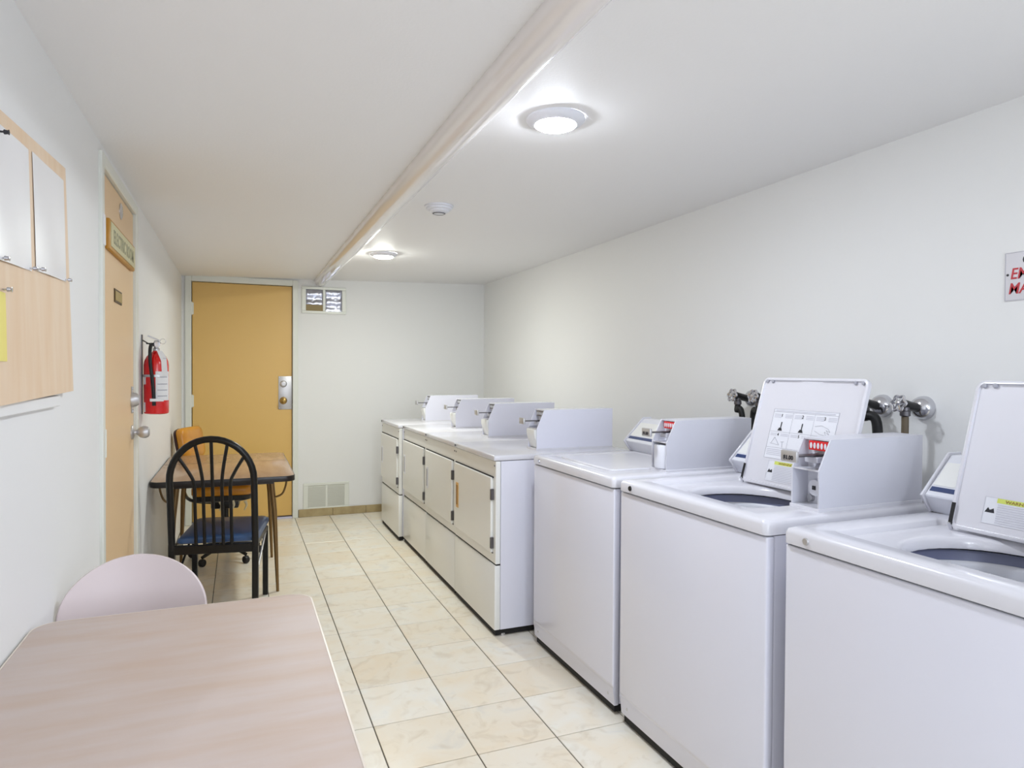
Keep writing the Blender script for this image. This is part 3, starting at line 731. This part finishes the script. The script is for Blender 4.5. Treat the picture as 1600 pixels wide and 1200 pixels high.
# ------------------------------------------------------------------ sign on the right wall
sn = tag(empty('warning_sign', (XR, -1.30, 1.645)), 'white metal sign with red lettering on the right wall', 'sign')
obj('plate', box(-0.003, 0, -0.21, 0.197, -0.076, 0.080, 0.002, 2), 'signwhite', sn)
bm = bmesh.new()
for a, b, c_, d_ in ((-0.206, 0.1945, 0.0765, 0.0775), (-0.206, 0.1945, -0.0735, -0.0725), (0.1935, 0.1945, -0.0725, 0.0765), (-0.206, -0.205, -0.0725, 0.0765)):
    box(-0.0036, -0.003, a, b, c_, d_, bm=bm)
obj('border', bm, 'grey', sn, smooth=0)
obj('screw', lathe([(0, 0), (0.004, 0), (0.003, 0.002), (0, 0.0022)], 12, frame_mx((-0.003, 0.187, 0.008), (0, -1, 0), (0, 0, 1))), 'ink', sn)
fm = lambda y, z: frame_mx((-0.0036, y, z), (0, -1, 0), (0, 0, 1))
text_mesh('lettering', 'EM', 0.049, 'redink', sn, fm(0.180, -0.006), shear=0.2, bold=0.0005, xscale=0.84)
text_mesh('lettering', 'MA', 0.049, 'redink', sn, fm(0.185, -0.053), shear=0.2, bold=0.0005, xscale=0.84)
text_mesh('lettering', 'C', 0.040, 'ink', sn, fm(0.144, 0.038), bold=0.0008)

# ------------------------------------------------------------------ notice board on the left wall
nb = tag(empty('notice_board', (XL, -0.62, 1.26)), 'unpainted plywood notice board with papers on the left wall', 'notice board')
# board leans: its foot stands off the wall on a batten; top edge rises slightly
def BP(y, z, n=0.0):                      # point on the front of the board, local
    off = 0.027 - 0.014 * (z / 0.62)
    return Vector((off + n, y, z))
def board_top(y): return 0.608 + 0.063 * y
ys = [-0.62, 0.375]
A = [BP(-0.62, -0.003, 0), BP(0.309, 0.015, 0), BP(0.294, board_top(0.294), 0), BP(-0.62, board_top(-0.62), 0)]
B = [p - Vector((0.010, 0, 0)) for p in A]
obj('panel', loops([A, B], True, True), 'plywood', nb, smooth=0)
obj('batten', box(0.002, 0.016, -0.60, 0.216, -0.022, 0.006, 0.002, 1), 'wall', nb)
def sheet(name, label, ya, yb, za, zb, skew, m, n, mats_pins, cat='paper', grp=None, curl=0.004):
    t = tag(empty(name, nb.location), label, cat, grp)
    bm = bmesh.new(); K, J = 8, 10; V = []; Vb = []
    rn = random.Random(hash(name + label) % 1000 if False else len(label))
    for i in range(K + 1):
        row = []; rb = []
        for j in range(J + 1):
            u, v = i / K, j / J
            y = ya + (yb - ya) * u; z = za + (zb - za) * v + skew * u
            d = n + 0.0015 + curl * (math.sin(u * PI * 1.5 + v * 3) * 0.5 + 0.5) * (4 * u * (1 - u) * 0.6 + 0.4) * (1 - v * 0.5)
            p = BP(y, z, d); row.append(bm.verts.new(p)); rb.append(bm.verts.new(p - Vector((0.0006, 0, 0))))
        V.append(row); Vb.append(rb)
    for i in range(K):
        for j in range(J):
            bm.faces.new((V[i][j], V[i + 1][j], V[i + 1][j + 1], V[i][j + 1])); bm.faces.new((Vb[i][j], Vb[i][j + 1], Vb[i + 1][j + 1], Vb[i + 1][j]))
    for i in range(K):
        bm.faces.new((V[i][0], Vb[i][0], Vb[i + 1][0], V[i + 1][0])); bm.faces.new((V[i][J], V[i + 1][J], Vb[i + 1][J], Vb[i][J]))
    for j in range(J):
        bm.faces.new((V[0][j], V[0][j + 1], Vb[0][j + 1], Vb[0][j])); bm.faces.new((V[K][j], Vb[K][j], Vb[K][j + 1], V[K][j + 1]))
    obj('sheet', bm, m, t, smooth=60)
    for (y, z, pm) in mats_pins:
        o_ = BP(y, z, n + 0.001)
        obj('push_pin', lathe([(0, 0), (0.002, 0), (0.002, 0.006), (0.005, 0.008), (0.004, 0.014), (0.0055, 0.016), (0, 0.017)], 12, frame_mx(o_, (0, 1, 0), (0, 0, 1))), pm, t)
    return t
sheet('notice_sheet', 'sheet of paper in a clear sleeve at the right side of the notice board', -0.035, 0.258, 0.302, 0.574, 0.010, 'plastic_sleeve', 0.0, [(-0.018, 0.308, 'chrome'), (0.245, 0.316, 'chrome')], grp='sheets on the notice board')
sheet('notice_sheet', 'sheet of paper in a clear sleeve cut by the left edge of the photo', -0.370, -0.068, 0.284, 0.556, 0.012, 'plastic_sleeve', 0.0, [(-0.085, 0.300, 'chrome'), (-0.285, 0.292, 'chrome'), (-0.262, 0.545, 'ink')], grp='sheets on the notice board')
sheet('yellow_note', 'yellow note on the lower left of the notice board', -0.45, -0.262, 0.090, 0.226, 0.0, 'yellow', 0.0, [(-0.275, 0.232, 'chrome')], grp=None)

# ------------------------------------------------------------------ fire extinguisher
fe = tag(empty('fire_extinguisher', (XL + 0.066, 1.315, 1.112)), 'red fire extinguisher hanging on the left wall by the peach door', 'fire extinguisher')
cyl = obj('cylinder', lathe([(0, 0.002), (0.045, 0.0), (0.055, 0.004), (0.057, 0.014), (0.057, 0.245), (0.054, 0.268), (0.045, 0.290), (0.030, 0.306), (0.018, 0.314), (0.015, 0.322), (0, 0.322)], 40), 'red', fe)
obj('valve_body', lathe([(0, 0.318), (0.016, 0.318), (0.016, 0.330), (0.012, 0.334), (0.012, 0.365), (0.009, 0.372), (0, 0.372)], 20), 'steel', fe)
obj('lever', prism([(-0.045, 0.352), (0.02, 0.356), (0.02, 0.362), (-0.045, 0.358)], -0.010, 0.010, 'y', 0.001, 1), 'blackmetal', fe)
obj('lever', prism([(-0.040, 0.392), (0.018, 0.366), (0.018, 0.374), (-0.036, 0.399)], -0.010, 0.010, 'y', 0.001, 1), 'steel', fe)
obj('gauge', lathe([(0, 0), (0.014, 0), (0.014, 0.008), (0, 0.009)], 20, frame_mx((0.006, -0.012, 0.352), (1, 0, 0), (0, 0, 1))), 'chrome', fe)
obj('pull_ring', tube([Vector((0.030 + 0.013 * math.cos(a), -0.006, 0.368 + 0.013 * math.sin(a))) for a in [2 * PI * i / 24 for i in range(24)]], 0.0015, 6, closed=True), 'steel', fe)
hs = obj('hose', tube([(-0.012, -0.012, 0.350), (-0.020, -0.036, 0.345), (-0.022, -0.058, 0.315), (-0.020, -0.066, 0.26), (-0.012, -0.067, 0.18), (-0.006, -0.067, 0.11), (-0.004, -0.067, 0.045)], 0.0085, 12, smooth_k=5), 'rubber', fe)
def wrap(r, a0, a1, z0, z1, th=0.0012):
    bm = bmesh.new(); n = 14
    L = []
    for i in range(n + 1):
        a = a0 + (a1 - a0) * i / n
        L.append([(r * math.cos(a), r * math.sin(a), z0), (r * math.cos(a), r * math.sin(a), z1), ((r + th) * math.cos(a), (r + th) * math.sin(a), z1), ((r + th) * math.cos(a), (r + th) * math.sin(a), z0)])
    return loops(L, True, True, bm)
lb = obj('label', wrap(0.0572, math.radians(-88), math.radians(-15), 0.070, 0.215), 'paper', cyl)
for z in (0.09, 0.12, 0.15, 0.185):
    obj('label_text', wrap(0.0585, math.radians(-80), math.radians(-30), z, z + 0.004, 0.0004), 'grey', lb)
obj('label', wrap(0.0572, math.radians(-160), math.radians(-140), 0.150, 0.195), 'paper', cyl)
obj('label', wrap(0.0572, math.radians(-160), math.radians(-143), 0.012, 0.060), 'paper', cyl)
obj('strap', wrap(0.0576, math.radians(-180), math.radians(-70), 0.187, 0.199, 0.003), 'steel', fe)
obj('hose_clip', wrap(0.0578, math.radians(-106), math.radians(-60), 0.066, 0.080, 0.020), 'paper', fe)
tg = obj('inspection_tag', prism([(0.006, 0.322), (0.030, 0.318), (0.050, 0.285), (0.056, 0.195), (0.030, 0.193), (0.026, 0.268)], -0.050, -0.0485, 'y'), 'paper', fe, smooth=0)
obj('tag_print', box(0.034, 0.050, -0.0506, -0.050, 0.280, 0.282), 'grey', tg, smooth=0)
br = obj('wall_bracket', box(-0.0655, -0.061, -0.012, 0.012, 0.0, 0.40, 0.001, 1), 'darksteel', fe)
obj('bracket_hook', tube([(-0.062, 0, 0.372), (-0.030, -0.006, 0.352), (-0.010, -0.010, 0.352)], 0.003, 8), 'darksteel', br)
obj('bracket_hook', tube([(-0.062, 0.006, 0.372), (-0.030, 0.012, 0.352), (-0.010, 0.010, 0.352)], 0.003, 8), 'darksteel', br)

# ------------------------------------------------------------------ near table
def table_top(x0, x1, y0, y1, z0, z1, r, m_top, m_edge, root, band=0.003):
    L = lambda i, z: [(a, b, z) for a, b in rrect(x0 + i, x1 - i, y0 + i, y1 - i, r - i * 0.5, 8, 2)]
    t = obj('tabletop', loops([L(band, z0 + 0.001), L(band, z1 - 0.0005), L(band + 0.001, z1)], True, True), m_top, root, smooth=30)
    obj('edge_band', loops([L(band + 0.0005, z0), L(0.001, z0), L(0, z0 + 0.003), L(0, z1 - 0.003), L(0.001, z1 - 0.0006), L(band - 0.0003, z1 - 0.0002), L(band - 0.0003, z0)]), m_edge, t, smooth=50)
    return t
nt_ = tag(empty('near_table', (-0.603, -1.32, 0)), 'pinkish wood-grain laminate table in the foreground against the left wall', 'table')
nt_.rotation_euler = (0, 0, math.radians(0.0))
table_top(-0.312, 0.318, -0.70, 0.715, 0.702, 0.730, 0.055, 'tabletop', 'tableedge', nt_, 0.005)
for sx in (-0.25, 0.25):
    for sy in (-0.6, 0.58):
        obj('leg', tube([(sx * 0.95, sy * 0.97, 0.702), (sx, sy, 0.0)], [0.019, 0.011], 14), 'bronze', nt_)
for bx_ in ((-0.24, 0.24, -0.58, -0.56), (-0.24, 0.24, 0.54, 0.56), (-0.245, -0.228, -0.56, 0.54), (0.228, 0.245, -0.56, 0.54)):
    obj('apron', box(*bx_, 0.655, 0.701), 'bronze', nt_, smooth=0)

# ------------------------------------------------------------------ mauve shell chair behind the near table (faces the camera)
pc = tag(empty('shell_chair', (-0.733, -0.505, 0)), 'mauve moulded shell chair tucked behind the foreground table', 'chair')
prof = catmull([Vector(p) for p in ((0, -0.190, 0.425), (0, -0.170, 0.440), (0, -0.15, 0.432), (0, -0.02, 0.420), (0, 0.06, 0.428), (0, 0.105, 0.475), (0, 0.125, 0.56), (0, 0.140, 0.66), (0, 0.152, 0.75), (0, 0.158, 0.812))], 9)
bm = bmesh.new(); NU = 20; rows = []
L_ = [0.0]
for a, b in zip(prof, prof[1:]): L_.append(L_[-1] + (b - a).length)
for i, p in enumerate(prof):
    s = L_[i] / L_[-1]
    tn = (prof[min(i + 1, len(prof) - 1)] - prof[max(i - 1, 0)]).normalized(); nr = Vector((0, -tn.z, tn.y))
    hw = 0.180 + 0.004 * math.sin(s * PI)
    if s > 0.77: hw *= max(1 - ((s - 0.77) / 0.23) ** 2.0, 0.0) ** 0.5
    if s < 0.12: hw *= 0.80 + 0.20 * (1 - ((0.12 - s) / 0.12) ** 2) ** 0.5
    hw = max(hw, 0.012)
    row = []
    for k in range(NU + 1):
        u = -1 + 2 * k / NU
        x = hw * math.sin(u * PI / 2)
        dish = 0.062 * (x / 0.21) ** 2 * (0.5 + 0.6 * min(1, s * 1.6))
        row.append(bm.verts.new(p + Vector((x, 0, 0)) + nr * dish))
    rows.append(row)
for a, b in zip(rows, rows[1:]):
    for k in range(NU): bm.faces.new((a[k], a[k + 1], b[k + 1], b[k]))
sh = obj('seat_shell', bm, 'pink', pc, smooth=80)
md = sh.modifiers.new('thickness', 'SOLIDIFY'); md.thickness = 0.008; md.offset = 1
for sx in (-1, 1):
    obj('leg', tube([(sx * 0.10, -0.12, 0.412), (sx * 0.165, -0.17, 0.38), (sx * 0.205, -0.215, 0.0)], 0.0095, 10), 'chrome', pc)
    obj('leg', tube([(sx * 0.10, 0.02, 0.400), (sx * 0.165, 0.06, 0.37), (sx * 0.200, 0.15, 0.0)], 0.0095, 10), 'chrome', pc)
obj('leg_frame', tube([(-0.10, -0.12, 0.412), (-0.10, 0.02, 0.400), (0.10, 0.02, 0.400), (0.10, -0.12, 0.412)], 0.0095, 10, closed=True), 'chrome', pc)

# ------------------------------------------------------------------ far table
ft = tag(empty('far_table', (-0.543, 2.13, 0)), 'brown laminate table with dark edge and tapered legs by the far door', 'table')
table_top(-0.372, 0.378, -0.60, 0.60, 0.698, 0.730, 0.060, 'fartop', 'faredge', ft, 0.004)
obj('leaf_seam', box(-0.368, 0.374, 0.135, 0.138, 0.7302, 0.7306), 'faredge', ft, smooth=0)
for sx in (-1, 1):
    for sy in (-1, 1):
        yb_ = -0.372 if sy < 0 else 0.42
        lg = obj('leg', tube([(sx * 0.255, yb_ - sy * 0.055, 0.697), (sx * 0.275, yb_ - sy * 0.03, 0.48), (sx * 0.292, yb_, 0.0)], [0.0165, 0.015, 0.0085], 14), 'bronze', ft)
        obj('brace', tube([(sx * 0.345, yb_ - sy * 0.02, 0.697), (sx * 0.34, yb_ - sy * 0.02, 0.64), (sx * 0.318, yb_ - sy * 0.022, 0.585), (sx * 0.272, yb_ - sy * 0.03, 0.565)], 0.006, 8, smooth_k=4), 'bronze', lg)
obj('apron', box(-0.27, 0.27, -0.35, -0.334, 0.65, 0.697), 'faredge', ft, smooth=0)
obj('apron', box(-0.27, 0.27, 0.40, 0.416, 0.65, 0.697), 'faredge', ft, smooth=0)

# ------------------------------------------------------------------ black metal chair with arched spindle back
bc = tag(empty('dining_chair', (-0.548, 1.565, 0), math.radians(-10)), 'black metal chair with arched spindle back and blue vinyl seat', 'chair')
W_ = 0.205
def back_y(z): return -0.222 - 0.07 * max(0, (z - 0.42)) / 0.56 - 0.01
def arch_pt(a): return Vector((W_ * math.cos(a), back_y(0.765 + 0.215 * math.sin(a)), 0.765 + 0.215 * math.sin(a)))
path = [Vector((W_, back_y(0.42), 0.40)), Vector((W_, back_y(0.60), 0.60))] + [arch_pt(PI * i / 20) for i in range(21)] + [Vector((-W_, back_y(0.6), 0.6)), Vector((-W_, back_y(0.42), 0.40))]
obj('back_frame', tube(path, 0.0175, 12), 'blackmetal', bc)
for sx in (-1, 1):
    obj('leg', box(sx * W_ - 0.016, sx * W_ + 0.016, -0.247, -0.217, 0.0, 0.43, 0.004, 1), 'blackmetal', bc)
    obj('leg', box(sx * 0.195 - 0.015, sx * 0.195 + 0.015, 0.185, 0.213, 0.0, 0.41, 0.004, 1), 'blackmetal', bc)
    obj('stretcher', box(sx * 0.2 - 0.008, sx * 0.2 + 0.008, -0.22, 0.19, 0.385, 0.415, 0.002, 1), 'blackmetal', bc)
    obj('brace', tube([(sx * 0.2, -0.215, 0.20), (sx * 0.2, 0.16, 0.385)], 0.0065, 8), 'steel' if sx > 0 else 'blackmetal', bc)
for i, (xb, at) in enumerate(((-0.088, 143), (-0.046, 113), (0, 90), (0.046, 67), (0.088, 37))):
    e = arch_pt(math.radians(at)); z0 = 0.405
    pts = [Vector((xb, back_y(z0), z0)), Vector((xb, back_y(0.6), 0.6)), Vector((xb, back_y(0.74), 0.74)), Vector((xb + (e.x - xb) * 0.30, back_y(0.74 + (e.z - 0.74) * 0.42), 0.74 + (e.z - 0.74) * 0.42)), e]
    obj('spindle', tube(pts, 0.0088, 10, smooth_k=5), 'blackmetal', bc)
obj('seat_rail', box(-0.20, 0.20, -0.245, -0.218, 0.372, 0.418, 0.004, 1), 'blackmetal', bc)
obj('seat_rail', box(-0.19, 0.19, 0.188, 0.21, 0.38, 0.41, 0.003, 1), 'blackmetal', bc)
sl_ = lambda i, z0, z1, r: [(a, b, z0 + (z1 - z0) * (b + 0.21) / 0.44) for a, b in rrect(-0.195 + i, 0.215 - i, -0.212 + i, 0.235 - i, r, 6, 3)]
obj('seat', loops([sl_(0.012, 0.418, 0.432, 0.03), sl_(0, 0.424, 0.440, 0.04), sl_(0.002, 0.436, 0.456, 0.04), sl_(0.014, 0.446, 0.468, 0.04), sl_(0.05, 0.451, 0.474, 0.05)], True, True), 'bluevinyl', bc, smooth=60)

# ------------------------------------------------------------------ orange swivel chair at the far table
oc = tag(empty('swivel_chair', (-0.555, 2.655, 0), math.radians(-4)), 'torn orange vinyl swivel chair pushed under the far table', 'chair')
o = lambda i, z, r: [(a, b, z) for a, b in rrect(-0.205 + i, 0.185 - i, -0.20 + i, 0.20 - i, r, 6, 3)]
st = obj('seat', loops([o(0.01, 0.475, 0.05), o(0, 0.485, 0.06), o(0, 0.525, 0.06), o(0.012, 0.540, 0.06), o(0.05, 0.546, 0.06)], True, True), 'orange', oc, smooth=60)
obj('seat_pan', loops([o(0.05, 0.425, 0.06), o(0.012, 0.440, 0.06), o(0.006, 0.474, 0.06)], True, True), 'blackplastic', oc, smooth=50)
for (x, y, z) in ((0.14, -0.19, 0.425), (0.06, -0.195, 0.43), (-0.02, -0.18, 0.425)):
    obj('torn_foam', tube([(x, y, z + 0.01), (x + 0.01, y - 0.004, z - 0.02), (x - 0.006, y, z - 0.055)], [0.012, 0.003], 8, smooth_k=3), 'foam', st)
obj('mechanism', box(-0.09, 0.09, -0.08, 0.08, 0.365, 0.426, 0.01, 2), 'blackmetal', oc)
obj('gas_column', lathe([(0, 0.06), (0.030, 0.06), (0.030, 0.22), (0.020, 0.22), (0.020, 0.37), (0, 0.37)], 20), 'blackmetal', oc)
for k in range(5):
    a = math.radians(72 * k + 20); d = Vector((math.cos(a), math.sin(a), 0))
    lg = obj('base_arm', tube([d * 0.02 + Vector((0, 0, 0.105)), d * 0.14 + Vector((0, 0, 0.085)), d * 0.235 + Vector((0, 0, 0.062))], [0.020, 0.011], 10), 'blackmetal', oc)
    s = Vector((-d.y, d.x, 0))
    obj('caster', lathe([(0, -0.014), (0.024, -0.014), (0.026, -0.008), (0.026, 0.008), (0.024, 0.014), (0, 0.014)], 18, frame_mx(d * 0.235 + Vector((0, 0, 0.0265)), d, (0, 0, 1))), 'blackplastic', lg)
bkm = Matrix.Translation((-0.268, 0.28, 0.80)) @ Matrix.Rotation(math.radians(-20), 4, 'Z') @ Matrix.Rotation(math.radians(-10), 4, 'Y')
o = lambda i, n, r: [tuple(bkm @ Vector((n, a, b))) for a, b in rrect(-0.15 + i, 0.15 - i, -0.115 + i, 0.115 - i, r, 6, 3)]
bk = obj('backrest', loops([o(0.004, -0.012, 0.04), o(0, 0.0, 0.045), o(0, 0.022, 0.045), o(0.01, 0.036, 0.045), o(0.04, 0.042, 0.04)], True, True), 'orange', oc, smooth=60)
obj('back_shell', loops([o(0.03, -0.040, 0.04), o(0.006, -0.034, 0.045), o(0.0, -0.013, 0.045)], True, True), 'maroon', bk, smooth=50)
obj('back_post', tube([(-0.08, 0.02, 0.395), (-0.24, 0.10, 0.405), (-0.305, 0.24, 0.46), (-0.322, 0.285, 0.60), tuple(bkm @ Vector((-0.045, 0, -0.03)))], 0.012, 10, smooth_k=4), 'blackmetal', oc)
